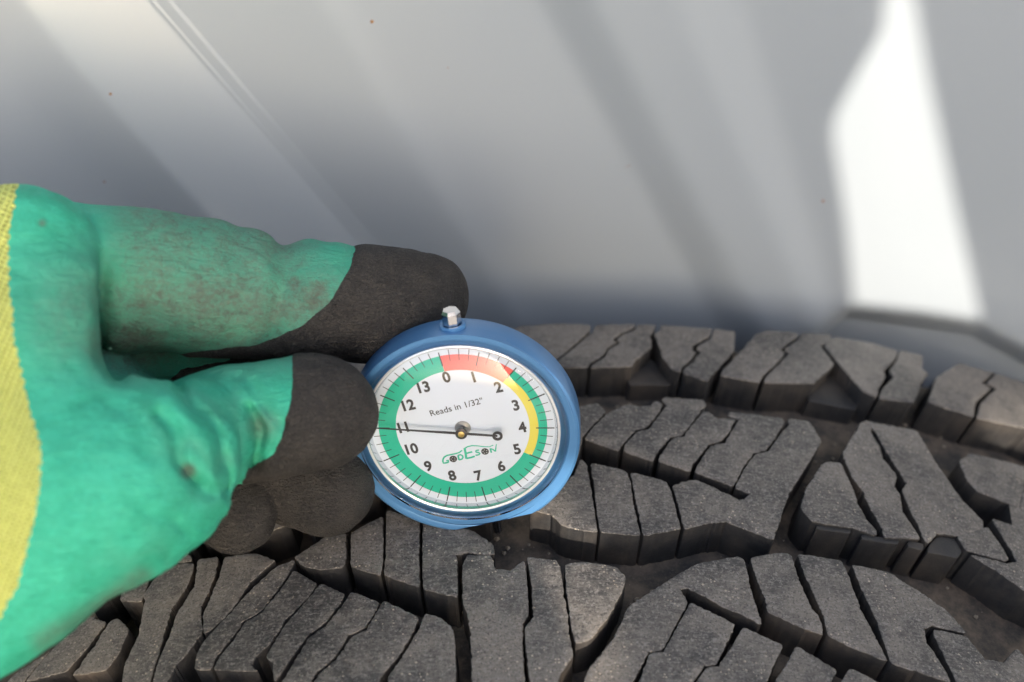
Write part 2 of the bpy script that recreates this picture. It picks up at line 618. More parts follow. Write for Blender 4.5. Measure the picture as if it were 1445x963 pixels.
# rear shoulder row
crop(1, 0, 0,
     [(690, 478), (735, 460), (790, 457), (832, 459), (832, 466), (808, 488), (782, 509), (730, 530), (690, 540)],
     [(785, 512), (812, 490), (838, 468), (842, 459), (896, 457), (893, 463), (875, 470), (864, 480), (870, 483), (856, 491), (849, 502), (832, 512), (829, 518), (788, 518)],
     [(900, 458), (925, 459), (920, 469), (916, 474), (919, 489), (893, 512), (891, 517), (834, 519), (836, 515), (854, 504), (860, 493), (876, 484), (871, 479), (880, 472), (899, 465)],
     [(933, 459), (1004, 464), (1001, 474), (976, 488), (976, 495), (981, 497), (974, 508), (961, 518), (960, 525), (949, 521), (934, 502), (931, 488), (924, 471), (933, 465)],
     [(1008, 464), (1036, 468), (1035, 495), (1002, 531), (998, 538), (965, 526), (967, 520), (980, 510), (989, 496), (984, 494), (984, 490), (1005, 477)],
     [(1068, 472), (1085, 466), (1127, 470), (1124, 476), (1108, 486), (1100, 494), (1107, 498), (1096, 511), (1075, 531), (1072, 540), (1018, 530), (1021, 522), (1050, 492)],
     [(1131, 470), (1172, 472), (1171, 480), (1157, 488), (1176, 513), (1174, 517), (1150, 538), (1149, 541), (1079, 540), (1081, 533), (1101, 513), (1115, 498), (1107, 494), (1115, 487), (1129, 478)],
     [(1166, 483), (1178, 476), (1230, 484), (1266, 495), (1263, 506), (1258, 511), (1246, 523), (1249, 531), (1239, 548), (1236, 560), (1218, 552), (1190, 520), (1164, 489)],
     [(1270, 495), (1301, 502), (1301, 521), (1308, 527), (1298, 541), (1297, 549), (1288, 568), (1241, 562), (1246, 550), (1261, 533), (1256, 524), (1266, 509)],
     [(1351, 505), (1405, 517), (1400, 527), (1384, 540), (1397, 548), (1376, 567), (1373, 588), (1336, 576), (1311, 567), (1322, 533)],
     [(1409, 518), (1450, 531), (1530, 556), (1520, 640), (1445, 604), (1379, 590), (1385, 569), (1408, 548), (1393, 541), (1406, 528)],
     # part of the row hidden by hand and gauge
     [(600, 480), (680, 470), (680, 548), (600, 560)], [(470, 505), (590, 482), (585, 565), (470, 590)], [(340, 550), (460, 508), (455, 596), (340, 640)],
     [(200, 620), (325, 556), (320, 650), (200, 710)])
# middle row, upper strips (crop C) and lower strips
crop(3.44, 740, 560,
     [(150, 90), (265, 48), (355, 32), (392, 72), (340, 125), (278, 195), (255, 290), (120, 300)],
     [(405, 82), (470, 50), (500, 40), (560, 50), (615, 45), (640, 22), (668, 38), (635, 95), (585, 150), (535, 163), (468, 235), (452, 262), (295, 203), (345, 140)],
     [(692, 45), (668, 12), (700, 4), (870, 18), (880, 45), (852, 65), (808, 130), (760, 185), (705, 194), (632, 278), (622, 312), (482, 262), (492, 232), (550, 170), (605, 160)],
     [(872, 70), (900, 75), (940, 110), (985, 105), (1022, 112), (985, 180), (948, 215), (890, 230), (815, 325), (800, 362), (655, 312), (660, 290), (725, 200), (775, 192)],
     [(1044, 112), (990, 95), (1000, 75), (1250, 105), (1258, 125), (1210, 205), (1172, 258), (1115, 270), (1062, 335), (1012, 432), (834, 368), (838, 340), (910, 236), (975, 226)],
     [(245, 380), (275, 305), (298, 325), (315, 420), (352, 655), (280, 645), (190, 625), (130, 570), (30, 545)],
     [(325, 322), (490, 362), (508, 400), (525, 520), (560, 672), (372, 655), (352, 520), (340, 410)],
     [(518, 368), (685, 412), (706, 450), (735, 560), (757, 640), (670, 656), (580, 672), (560, 570), (545, 500)],
     [(785, 412), (835, 405), (1040, 500), (1072, 498), (1100, 470), (1026, 440), (1075, 345), (1124, 280), (1188, 266), (1230, 205), (1288, 135), (1280, 108), (1380, 120), (1440, 215), (1370, 330), (1280, 470), (1256, 540), (1205, 692), (980, 605), (900, 610), (778, 640), (750, 520), (722, 432)])
crop(3.704, 1060, 560,
     [(375, 352), (400, 340), (466, 348), (496, 410), (528, 475), (556, 560), (600, 640), (655, 700), (652, 722), (590, 702), (530, 682), (360, 657), (318, 650), (262, 582), (290, 480), (330, 420)],
     [(480, 297), (545, 190), (580, 132), (628, 160), (622, 185), (675, 270), (685, 320), (755, 410), (745, 470), (775, 510), (788, 600), (850, 690), (880, 742), (700, 733), (690, 690), (645, 610), (612, 550), (578, 480), (540, 430), (492, 330)],
     [(588, 126), (865, 180), (960, 340), (1100, 540), (1212, 650), (1206, 690), (1078, 725), (1010, 715), (968, 712), (925, 765), (905, 745), (872, 660), (838, 600), (792, 492), (816, 455), (782, 400), (745, 340), (700, 270), (652, 178), (632, 162)],
     [(1092, 338), (1150, 298), (1300, 332), (1420, 368), (1416, 480), (1392, 572), (1280, 530), (1180, 490), (1130, 430)],
     [(1440, 372), (1620, 430), (1620, 650), (1408, 580), (1432, 470)],
     [(1206, 694), (1238, 682), (1262, 722), (1300, 770), (1345, 850), (1330, 858), (1150, 808), (1122, 798), (1080, 730)],
     [(1262, 640), (1426, 690), (1620, 780), (1620, 1100), (1426, 1010), (1280, 905), (1150, 826), (1340, 874), (1392, 862), (1362, 800), (1312, 722)])
# front row (crop E8)
crop(2.651, 900, 720,
     [(-200, 660), (-188, 607), (-88, 480), (-30, 360), (132, 254), (230, 200), (380, 175), (398, 190), (418, 290), (452, 395), (462, 425), (380, 384), (330, 365), (250, 320), (190, 290), (155, 294), (184, 345), (88, 523), (38, 528), (-20, 640), (-60, 740), (-200, 740)],
     [(425, 178), (550, 160), (572, 168), (600, 260), (650, 370), (678, 400), (692, 465), (600, 432), (490, 380), (480, 330), (445, 250)],
     [(602, 166), (760, 190), (782, 235), (830, 370), (890, 480), (932, 562), (800, 512), (714, 466), (698, 395), (655, 300), (620, 220)],
     [(804, 205), (940, 235), (1020, 285), (1160, 380), (1225, 458), (1185, 450), (1100, 430), (1070, 440), (1078, 495), (1130, 570), (1170, 642), (1100, 620), (952, 572), (935, 525), (900, 420), (845, 305)],
     [(1112, 446), (1190, 466), (1228, 474), (1300, 560), (1370, 572), (1420, 520), (1445, 550), (1620, 720), (1620, 930), (1300, 760), (1198, 646), (1142, 530), (1108, 462)],
     [(200, 348), (362, 428), (330, 495), (292, 575), (245, 580), (203, 645), (150, 760), (-30, 760), (12, 630), (48, 538), (98, 532)],
     [(396, 440), (540, 506), (500, 590), (478, 640), (425, 760), (170, 760), (218, 650), (262, 590), (306, 585), (350, 520)],
     [(598, 512), (742, 600), (715, 650), (680, 760), (460, 760), (518, 645)],
     [(795, 594), (900, 645), (1120, 760), (735, 760), (758, 655)])
# front row, middle (crop E7)
crop(2.89, 450, 700,
     [(605, 242), (700, 246), (718, 300), (780, 306), (835, 265), (846, 360), (852, 480), (828, 520), (826, 600), (838, 790), (630, 800), (622, 560), (608, 480), (590, 430), (588, 290)],
     [(852, 250), (970, 265), (982, 300), (996, 400), (1008, 470), (1016, 560), (1034, 650), (985, 720), (950, 800), (870, 800), (850, 640), (842, 540), (878, 490), (872, 370)],
     [(1006, 280), (1080, 270), (1210, 290), (1248, 330), (1238, 380), (1178, 490), (1106, 582), (1048, 600), (1038, 560), (1026, 470), (1014, 400)],
     [(135, 150), (258, 85), (258, 250), (250, 322), (150, 292), (132, 278)],
     [(278, 60), (406, 100), (404, 240), (408, 370), (268, 322), (276, 240)],
     [(428, 105), (620, 140), (705, 195), (715, 238), (590, 233), (558, 240), (564, 412), (430, 378), (424, 300)],
     [(135, 392), (244, 435), (216, 490), (178, 540), (120, 563), (55, 663), (-10, 713), (-60, 790), (-165, 790), (-35, 575), (30, 530), (90, 455)],
     [(266, 430), (402, 495), (388, 540), (330, 640), (268, 715), (248, 740), (235, 790), (-40, 790), (8, 722), (70, 670), (135, 575), (194, 548)],
     [(438, 480), (500, 500), (540, 540), (552, 600), (555, 800), (280, 800), (290, 730), (342, 660), (412, 540)])
crop(2.89, 20, 700,
     [(1145, 250), (1270, 168), (1352, 155), (1350, 260), (1340, 288), (1250, 300), (1180, 282)],
     [(1070, 290), (1142, 262), (1122, 305), (1078, 372), (1004, 468), (938, 505), (880, 580), (816, 662), (800, 706), (740, 705), (745, 660), (770, 600), (880, 480), (960, 390)],
     [(1142, 305), (1232, 358), (1206, 400), (1104, 503), (1045, 595), (985, 650), (962, 690), (990, 712), (818, 706), (832, 668), (895, 590), (944, 516), (1010, 480), (1086, 385)],
     [(1250, 360), (1345, 400), (1322, 440), (1266, 515), (1205, 553), (1140, 640), (1062, 755), (1058, 680), (1030, 655), (1062, 598), (1118, 512), (1222, 398)],
     [(860, 250), (985, 235), (1062, 265), (1030, 290), (960, 350), (900, 440), (850, 500), (792, 552), (776, 560), (774, 480), (808, 400), (838, 330)],
     [(752, 262), (830, 252), (818, 320), (784, 400), (758, 450), (764, 555), (720, 620), (660, 690), (610, 775), (566, 775), (584, 690), (634, 575), (668, 472), (738, 370)],
     [(614, 285), (700, 275), (732, 278), (708, 360), (638, 460), (606, 570), (546, 775), (440, 775), (452, 690), (512, 560), (535, 430), (530, 400), (580, 330)],
     [(440, 365), (528, 345), (560, 300), (518, 430), (435, 425)],
     [(600, 190), (690, 180), (722, 266), (612, 270), (580, 285)],
     [(310, 492), (372, 516), (312, 598), (212, 714), (150, 728), (50, 755), (160, 622)],
     [(396, 508), (420, 500), (465, 545), (420, 650), (372, 708), (240, 730), (332, 608)],
     [(140, 640), (148, 628), (25, 770), (-40, 775), (0, 730)])
# bits of the middle row behind the hand and thumb
crop(1, 0, 0,
     [(560, 620), (640, 600), (700, 640), (690, 720), (600, 735), (548, 700)], [(440, 630), (548, 612), (530, 690), (470, 700), (440, 745), (420, 700)],
     [(300, 680), (425, 640), (405, 740), (330, 770), (285, 760)], [(160, 740), (285, 695), (270, 770), (190, 800), (130, 860)])
# ribs moulded on the groove wall of the middle row (crop D), lower than the tread
TEETH = []
for p in ([(352, 662), (526, 688), (520, 702), (348, 676)], [(590, 712), (776, 742), (770, 760), (584, 730)], [(832, 745), (905, 760), (900, 790), (826, 770)], [(945, 760), (985, 725), (1070, 735), (1105, 800), (1080, 830), (930, 800)]):
    TEETH.append([(1060 + x / 3.704, 560 + y / 3.704) for x, y in p])


NOTCH = [[(889, 512), (921, 488), (936, 500), (952, 520), (948, 524), (892, 524)], [(1148, 536), (1190, 508), (1220, 548), (1216, 560), (1150, 547)]]


def in_poly(x, y, P):
    c = False
    j = len(P) - 1
    for i in range(len(P)):
        if (P[i][1] > y) != (P[j][1] > y) and x < (P[j][0] - P[i][0]) * (y - P[i][1]) / (P[j][1] - P[i][1]) + P[i][0]:
            c = not c
        j = i
    return c


def n2(x, y, z, f):
    return noise.noise(Vector((x * f, y * f, z)))


def offset_loop(L, d):
    """move each vertex of a CCW loop inwards by d (mm), averaged normals"""
    n = len(L)
    out = []
    for i in range(n):
        a, b, c = L[i - 1], L[i], L[(i + 1) % n]
        e1 = (b[0] - a[0], b[1] - a[1])
        e2 = (c[0] - b[0], c[1] - b[1])
        l1, l2 = math.hypot(*e1) + 1e-9, math.hypot(*e2) + 1e-9
        nx, ny = -(e1[1] / l1 + e2[1] / l2), e1[0] / l1 + e2[0] / l2
        l = math.hypot(nx, ny) + 1e-9
        out.append((b[0] + nx / l * d, b[1] + ny / l * d))
    return out


def block(loop_sy, seed, name="tread_block", parent=None, dh=0.0, rough=1.0, inner=1.5):
    """loop_sy: list of (s, y) in metres on the tread"""
    L = [(s * 1000, y * 1000) for s, y in loop_sy]
    if sum(L[i - 1][0] * L[i][1] - L[i][0] * L[i - 1][1] for i in range(len(L))) < 0:
        L = L[::-1]
    D = []
    for i in range(len(L)):
        a, b = L[i], L[(i + 1) % len(L)]
        l = math.hypot(b[0] - a[0], b[1] - a[1])
        k = max(1, int(round(l / 0.42)))
        nx, ny = -(b[1] - a[1]) / (l + 1e-9), (b[0] - a[0]) / (l + 1e-9)
        for j in range(k):
            t = j / k
            x, y = a[0] + (b[0] - a[0]) * t, a[1] + (b[1] - a[1]) * t
            amp = -0.20 + rough * (0.05 * n2(x, y, seed, 0.5) + 0.16 * n2(x, y, seed + 9, 1.3) + 0.16 * n2(x, y, seed + 4, 3.1))
            c = n2(x, y, seed + 3, 0.45)
            if c > 0.30:
                amp += rough * (c - 0.30) * 2.2 * abs(n2(x, y, seed + 5, 1.6))          # torn nicks
            if j == 0:
                amp *= 0.4
            D.append((x + nx * amp, y + ny * amp))
    r0 = offset_loop(D, 0.16)
    rm = offset_loop(D, 0.06)
    rb = offset_loop(D, -0.2)
    n = len(D)
    xs, ys = [p[0] for p in r0], [p[1] for p in r0]
    gx, gy = np.meshgrid(np.arange(min(xs), max(xs), inner), np.arange(min(ys), max(ys), inner))
    gx, gy = gx.ravel(), gy.ravel()
    gx = gx + 0.25 * inner * np.sin(gy * 7.3 + gx * 3.1)
    gy = gy + 0.25 * inner * np.sin(gx * 5.7 - gy * 2.3)
    X0, Y0 = np.array(xs), np.array(ys)
    X1, Y1 = np.roll(X0, 1), np.roll(Y0, 1)
    cr = ((Y0[None] > gy[:, None]) != (Y1[None] > gy[:, None])) & (gx[:, None] < (X1 - X0)[None] * (gy[:, None] - Y0[None]) / (Y1 - Y0 + 1e-12)[None] + X0[None])
    ok = (cr.sum(1) % 2 == 1) & (((gx[:, None] - X0[None]) ** 2 + (gy[:, None] - Y0[None]) ** 2).min(1) > 0.30)
    inn = list(zip(gx[ok].tolist(), gy[ok].tolist()))
    v, e, f, ov, oe, of = delaunay_2d_cdt([Vector(p) for p in r0 + inn], [(i, (i + 1) % n) for i in range(n)], [list(range(n))], 1, 1e-5)
    vs, fs, mi = [], [], []
    mp = {}
    for k, (p, o) in enumerate(zip(v, ov)):
        for q in o:
            mp[q] = k
        h = 0.10 * n2(p.x, p.y, 1.3, 0.22) + 0.05 * n2(p.x, p.y, 4.3, 0.9)
        vs.append(tp(p.x * MM, p.y * MM, dh + h * MM))
    for t in f:
        fs.append(tuple(t))
        mi.append(0)
    base = len(vs)
    prev = [mp.get(i, 0) for i in range(n)]
    for ring, h, m_ in ((rm, -0.04, 0), (D, -0.15, 0), (D, -0.4, 1), (rb, None, 1)):
        cur = []
        for i, p in enumerate(ring):
            if h is None:
                hh = -DEPTH - 0.0012
            else:
                hh = dh + h * MM + (0.10 * n2(p[0], p[1], 1.3, 0.22) + 0.05 * n2(p[0], p[1], 4.3, 0.9)) * MM
            cur.append(len(vs))
            vs.append(tp(p[0] * MM, p[1] * MM, hh))
        for i in range(n):
            j = (i + 1) % n
            if prev[i] != prev[j]:
                fs.append((prev[j], prev[i], cur[i], cur[j]))
                mi.append(m_)
        prev = cur
    return vs, fs, mi


for k, P in enumerate(BL):
    vs, fs, mi = block([hit(x, y) for x, y in P], k * 3.7)
    mk("tread_block", vs, fs, [M_TOP, M_WALL], tyre, mi, sharp=38)
for k, P in enumerate(TEETH):
    vs, fs, mi = block([hit(x, y) for x, y in P], 300 + k * 3.7, dh=-0.0006, rough=0.3)
    mk("wall_rib", vs, fs, [M_WALL, M_WALL], tyre, mi, sharp=38)

for k, P in enumerate(NOTCH):
    vs, fs, mi = block([hit(x, y) for x, y in P], 400 + k * 3.7, dh=-0.0042, rough=0.5)
    mk("notch_step", vs, fs, [M_WALL, M_WALL], tyre, mi, sharp=38)


def far_tread():
    """the rest of the tread, beyond the frame: simple slanted blocks joined in one part"""
    vis = [hit(x, y) for x, y in ((-60, 900), (1530, 640))]
    s0, s1 = -0.115, 0.118
    VS, FS, MI = [], [], []
    per = 2 * math.pi * TR
    rows = [(-0.001, -0.030, 0.004), (-0.037, -0.066, -0.006), (-0.074, -0.128, 0.010), (-0.138, -0.166, 0.006), (-0.174, -0.204, -0.004)]
    pitch = per / 62
    for r, (ya, yb, sk) in enumerate(rows):
        for i in range(62):
            s = i * pitch + r * pitch * 0.4
            if s > per / 2:
                s -= per
            if s0 - pitch < s < s1 and r < 4 and not (r == 3):
                continue
            if s0 - pitch < s < s1 and r == 3:
                continue
            w = pitch * 0.40
            for a, b in ((-w, -w * 0.08), (w * 0.08, w)):
                L = [(s + a, ya), (s + b, ya), (s + b + sk, yb), (s + a + sk, yb)]
                bm = len(VS)
                for h in (0, -DEPTH):
                    for q in L:
                        VS.append(tp(q[0], q[1], h))
                FS.append((bm + 3, bm + 2, bm + 1, bm))
                MI.append(0)
                for q in range(4):
                    FS.append((bm + q, bm + (q + 1) % 4, bm + 4 + (q + 1) % 4, bm + 4 + q))
                    MI.append(1)
    # the row that the lower edge of the frame cuts through goes on towards the camera
    low = {}
    for P in BL:
        for x, y in P:
            s_, y_ = hit(x, min(y, 1040))
            k = round(s_ / 0.006)
            low[k] = min(low.get(k, 0), y_)
    for k in range(-19, 20):
        y0 = min(low.get(k + d, -0.108) for d in (-1, 0, 1)) - 0.003
        if y0 < -0.155:
            continue
        sa = k * 0.006
        L = [(sa - 0.0025, y0), (sa + 0.0025, y0), (sa + 0.0055, -0.166), (sa + 0.0005, -0.166)]
        bm = len(VS)
        for h in (0, -DEPTH):
            for q in L:
                VS.append(tp(q[0], q[1], h))
        FS.append((bm + 3, bm + 2, bm + 1, bm))
        MI.append(0)
        for q in range(4):
            FS.append((bm + q, bm + (q + 1) % 4, bm + 4 + (q + 1) % 4, bm + 4 + q))
            MI.append(1)
    o = mk("tread_pattern", VS, FS, [M_TOP, M_WALL], tyre, MI, smooth=False)
    o["kind"] = "stuff"


far_tread()


def grit():
    rnd = random.Random(11)
    VS, FS = [], []
    for i in range(900):
        x, y = rnd.uniform(60, 1440), rnd.uniform(470, 960)
        top = i % 3 == 0
        s_, y_ = hit(x, y)
        if not top:
            y_ += 0.008
        r = rnd.uniform(0.06, 0.15) * MM if top else rnd.choice((0.15, 0.2, 0.3, 0.55)) * rnd.uniform(0.7, 1.2) * MM
        h0 = 0.00003 if top else -DEPTH
        if top and not any(in_poly(x, y, P) for P in BL):
            continue
        b = len(VS)
        for dx, dy, dz in ((1, 0, 0), (-1, 0, 0), (0, 1, 0), (0, -1, 0), (0, 0, 1), (0, 0, -1), (.6, .6, .5), (-.6, .5, .6)):
            k = rnd.uniform(0.7, 1.25) * r
            VS.append(tp(s_ + dx * k, y_ + dy * k, h0 + r * 0.5 + dz * k * 0.8))
        for f in ((0, 2, 6), (2, 4, 6), (4, 0, 6), (2, 1, 7), (1, 4, 7), (4, 2, 7), (1, 3, 4), (3, 0, 4), (2, 0, 5), (1, 2, 5), (3, 1, 5), (0, 3, 5)):
            FS.append(tuple(b + i_ for i_ in f))
    o = mk("grit", VS, FS, M_GRIT, tyre, smooth=False)
    o["kind"] = "stuff"


M_GRIT = NT("grit_stone")
M_GRIT = M_GRIT.done(M_GRIT.mix(M_GRIT.noise(700), (0.09, 0.075, 0.055), (0.34, 0.29, 0.22)), 0.85)
grit()

# ---------------------------------------------------------------- dial gauge
UB = (_ub - GN * _ub.dot(GN)).normalized()                               # body up (towards the button)
UR = UB.cross(GN).normalized()
_ud = CR @ Vector((-0.245, 0.843, 0.454))
DU = (_ud - GN * _ud.dot(GN)).normalized()                               # dial up (towards 0)
DR = DU.cross(GN).normalized()
gauge = empty("dial_gauge", Matrix.Translation(GC) @ Matrix((UR, UB, GN)).transposed().to_4x4())
tag(gauge, "round blue dial gauge with white face and coloured scale standing on the tread", "gauge")


def gp(x, y, z):          # body coordinates in mm
    return GC + (UR * x + UB * y + GN * z) * MM


def dpt(x, y, z=0.0):     # dial coordinates in mm
    return GC + (DR * x + DU * y + GN * z) * MM


def dial_xy(px, py, z=0.0):
    p = on_plane(px, py, GC + GN * z * MM, GN) - GC
    return p.dot(DR) / MM, p.dot(DU) / MM


FROT = R(10)
FD = (math.sin(FROT), -math.cos(FROT))


def lathe(name, prof, mat, parent, flat=None, n=128, sharp=30, cx=0, cy=0, closed=False, fn=gp):
    vs, fs = [], []
    m = len(prof)
    for i in range(n):
        a = 2 * math.pi * i / n
        ca, sa = math.cos(a), math.sin(a)
        for r, z in prof:
            x, y = r * ca, r * sa
            if flat is not None:
                over = x * FD[0] + y * FD[1] - flat
                if over > 0:
                    x, y = x - FD[0] * over, y - FD[1] * over
            vs.append(fn(cx + x, cy + y, z))
    for i in range(n):
        j = (i + 1) % n
        for k in range(m if closed else m - 1):
            l = (k + 1) % m
            fs.append((i * m + k, j * m + k, j * m + l, i * m + l))
    bm = bmesh.new()
    bv = [bm.verts.new(v) for v in vs]
    for f in fs:
        bm.faces.new([bv[i] for i in f])
    bmesh.ops.remove_doubles(bm, verts=bm.verts, dist=1e-7)
    bmesh.ops.dissolve_degenerate(bm, edges=bm.edges, dist=1e-8)
    bm.verts.index_update()
    V = [v.co.copy() for v in bm.verts]
    F = [tuple(v.index for v in f.verts) for f in bm.faces]
    bm.free()
    return mk(name, V, F, mat, parent, sharp=sharp)


def ngon_prism(name, loops, z0, z1, mat, parent, fn=dpt):
    """flat shape (outer loop only) between z0 and z1"""
    vs, fs = [], []
    for L in loops:
        b = len(vs)
        n = len(L)
        for z in (z1, z0):
            vs += [fn(x, y, z) for x, y in L]
        tr = tessellate_polygon([[Vector((x, y, 0)) for x, y in L]])
        for t in tr:
            a = sum(L[t[i - 1]][0] * L[t[i]][1] - L[t[i]][0] * L[t[i - 1]][1] for i in range(3))
            t = t if a > 0 else t[::-1]
            fs.append(tuple(b + i for i in t))
        for i in range(n):
            j = (i + 1) % n
            fs.append((b + j, b + i, b + n + i, b + n + j))
    return mk(name, vs, fs, mat, parent, smooth=False)


FLAT = 20.3
lathe("case", [(0, -5.6), (21.4, -5.6), (22.1, -5.35), (22.4, -4.7), (22.4, 0.9), (22.25, 1.5), (21.8, 1.9), (20.6, 2.0), (20.45, 1.95), (20.35, 1.4), (20.3, -0.6), (0, -0.6)], M_BLUE, gauge, FLAT, n=240, cy=-1.2)
lathe("case_ring", [(21.35, -0.4), (21.35, 2.03), (20.5, 2.05), (20.1, 1.7), (18.75, 1.05), (18.7, -0.4)], M_BLUE, gauge, n=160)
lathe("bezel", [(18.75, 0.9), (18.72, 1.42), (18.5, 1.5), (18.25, 1.42), (18.2, 1.3), (18.3, -0.3), (18.72, -0.3)], M_SILVER, gauge, n=160, closed=True)
lathe("inner_ring", [(18.22, 1.34), (18.1, 1.25), (17.7, 0.08), (17.7, -0.3)], M_WALLRING, gauge, n=160)
lathe("lens_rim", [(20.1, 1.66), (20.15, 2.2), (19.95, 2.45), (19.7, 2.45), (19.55, 2.2), (19.6, 1.66)], M_GLASS, gauge, n=160, closed=True)
lathe("lens", [(19.6, 2.3), (19.2, 2.75), (18.2, 3.25), (16, 3.95), (12, 4.7), (8, 5.15), (4, 5.4), (0, 5.5)], M_GLASS, gauge, n=128)
dial = lathe("dial_face", [(17.95, -0.4), (17.95, 0.0), (0.0, 0.0)], M_DIAL, gauge, n=128)


def arc(r0, r1, d0, d1, n=None):
    n = n or max(3, int((d1 - d0) * 6))
    A = [d0 + (d1 - d0) * i / n for i in range(n + 1)]
    w = 2 * math.pi / 14
    return [(r0 * math.sin(a * w), r0 * math.cos(a * w)) for a in A] + [(r1 * math.sin(a * w), r1 * math.cos(a * w)) for a in A[::-1]]


def zone(name, parts, mat):
    ngon_prism(name, parts, 0.01, 0.05, mat, dial)


RI, RM, RO = 12.85, 14.5, 16.2
zone("red_zone", [arc(RI, RO, 0, 2)], M_RED)
zone("yellow_zone", [arc(RI, RM, 2, 5)], M_YEL)
zone("green_zone", [arc(RM + 0.003, RO, 2, 5), arc(RI, RO, 5.0, 9.5), arc(RI, RO, 9.5, 14)], M_GREEN)
tk = []
for i in range(56):
    a = i / 4
    maj = i % 4 == 0
    r0, r1, hw = (14.05, 17.55, 0.115) if maj else (14.9, 17.35, 0.065)
    if maj and a in (0, 1, 2, 13, 12):
        r1 = 17.0
    w = 2 * math.pi * a / 14
    s, c = math.sin(w), math.cos(w)
    tk.append([(r0 * s - hw * c, r0 * c + hw * s), (r0 * s + hw * c, r0 * c - hw * s), (r1 * s + hw * c, r1 * c - hw * s), (r1 * s - hw * c, r1 * c + hw * s)])
ngon_prism("tick_marks", tk, 0.06, 0.085, M_INK, dial)


def text(name, body, size, x, y, mat, parent, bold=0.0, rot=0.0, shear=0.0, sx=1.0, align='CENTER', fn=dpt, z=0.03):
    cu = bpy.data.curves.new(name, 'FONT')
    cu.body = body
    cu.size = size
    cu.offset = bold
    cu.shear = shear
    cu.align_x = align
    cu.align_y = 'CENTER'
    cu.extrude = 0.02
    cu.resolution_u = 4
    t = bpy.data.objects.new(name, cu)
    COL.objects.link(t)
    bpy.context.view_layer.update()
    me = bpy.data.meshes.new_from_object(t.evaluated_get(bpy.context.evaluated_depsgraph_get()))
    vs = [v.co.copy() for v in me.vertices]
    fs = [tuple(p.vertices) for p in me.polygons]
    bpy.data.objects.remove(t)
    bpy.data.curves.remove(cu)
    bpy.data.meshes.remove(me)
    c, s = math.cos(rot), math.sin(rot)
    W = []
    for v in vs:
        X, Y = v.x * sx, v.y
        W.append(fn(x + X * c - Y * s, y + X * s + Y * c, z + v.z))
    return mk(name, W, fs, mat, parent, smooth=False)


for i in range(14):
    a = 2 * math.pi * i / 14
    text("numeral", str(i), 3.15, 11.45 * math.sin(a), 11.45 * math.cos(a), M_INK, dial, bold=0.11, sx=0.92)
x, y = dial_xy(644, 575)
x0, y0 = dial_xy(606, 584)
x1, y1 = dial_xy(682, 565)
trot = math.atan2(y1 - y0, x1 - x0)
text("units_text", "Reads in 1/32\"", 1.85, x, y, M_INK, dial, bold=0.008, rot=trot, sx=1.0)


def cp(x, y):      # point of the logo crop (8.025 px per photo px) on the dial
    return dial_xy(595 + x / 8.025, 555 + y / 8.025)


def ribbon(pts, w0, w1=None):
    w0 = w0 * 1.35
    w1 = w1 * 1.35 if w1 else None
    P = [cp(*p) for p in pts]
    n = len(P)
    l, r = [], []
    for i in range(n):
        a, b = P[max(0, i - 1)], P[min(n - 1, i + 1)]
        dx, dy = b[0] - a[0], b[1] - a[1]
        k = math.hypot(dx, dy) + 1e-9
        w = (w0 + (w1 - w0) * i / (n - 1) if w1 is not None else w0) / 2
        l.append((P[i][0] - dy / k * w, P[i][1] + dx / k * w))
        r.append((P[i][0] + dy / k * w, P[i][1] - dx / k * w))
    return l + r[::-1]


lg = [ribbon([(302, 782), (272, 790), (248, 792), (240, 772), (243, 745), (258, 722), (290, 704), (335, 695), (390, 683), (425, 672), (458, 648)], 0.27, 0.2),
      ribbon([(302, 755), (304, 785)], 0.22), ribbon([(278, 765), (306, 760)], 0.2),
      ribbon([(488, 625), (520, 606), (570, 594), (640, 597), (700, 606), (765, 607), (812, 588)], 0.2, 0.12),
      ribbon([(486, 622), (498, 680), (506, 742)], 0.34), ribbon([(500, 684), (540, 672), (574, 664)], 0.26), ribbon([(505, 740), (560, 728), (602, 714)], 0.28),
      # D
      ribbon([(412, 704), (424, 756)], 0.26), ribbon([(412, 704), (440, 697), (464, 708), (468, 728), (456, 746), (424, 757)], 0.24),
      # S
      ribbon([(650, 644), (628, 646), (612, 656), (616, 668), (645, 672), (660, 682), (652, 694), (628, 702), (610, 700)], 0.22),
      # N
      ribbon([(776, 626), (790, 674)], 0.24), ribbon([(776, 626), (812, 640), (836, 660)], 0.2), ribbon([(836, 660), (840, 620), (846, 576)], 0.22, 0.12)]
ngon_prism("logo", lg, 0.02, 0.05, M_INKG, dial)
for (u, v) in ((358, 745), (718, 660)):
    cx_, cy_ = cp(u, v)
    lathe("logo_wheel", [(0.74, 0.01), (0.74, 0.05), (0, 0.05)], M_INK, dial, n=32, cx=cx_, cy=cy_, fn=dpt)
    for q in range(5):
        a = q * 2 * math.pi / 5 + 0.4
        lathe("wheel_spoke_mark", [(0.13, 0.055), (0.13, 0.065), (0, 0.065)], M_BUSH, dial, n=10, cx=cx_ + 0.4 * math.cos(a), cy=cy_ + 0.4 * math.sin(a), fn=dpt)
lathe("pivot_bush", [(1.55, 0.02), (1.5, 0.25), (0.9, 0.3), (0.6, 0.45), (0, 0.45)], M_BUSH, gauge, n=40, fn=dpt)
NZ = 1.9
hx, hy = dial_xy(651, 612, NZ)
tx, ty = dial_xy(523, 604, NZ)
rx, ry = dial_xy(702, 615.5, NZ)
lathe("pivot_post", [(0.5, 0.3), (0.5, NZ)], M_BUSH, gauge, n=24, fn=dpt, cx=hx * 0.5, cy=hy * 0.5)
ndl = []


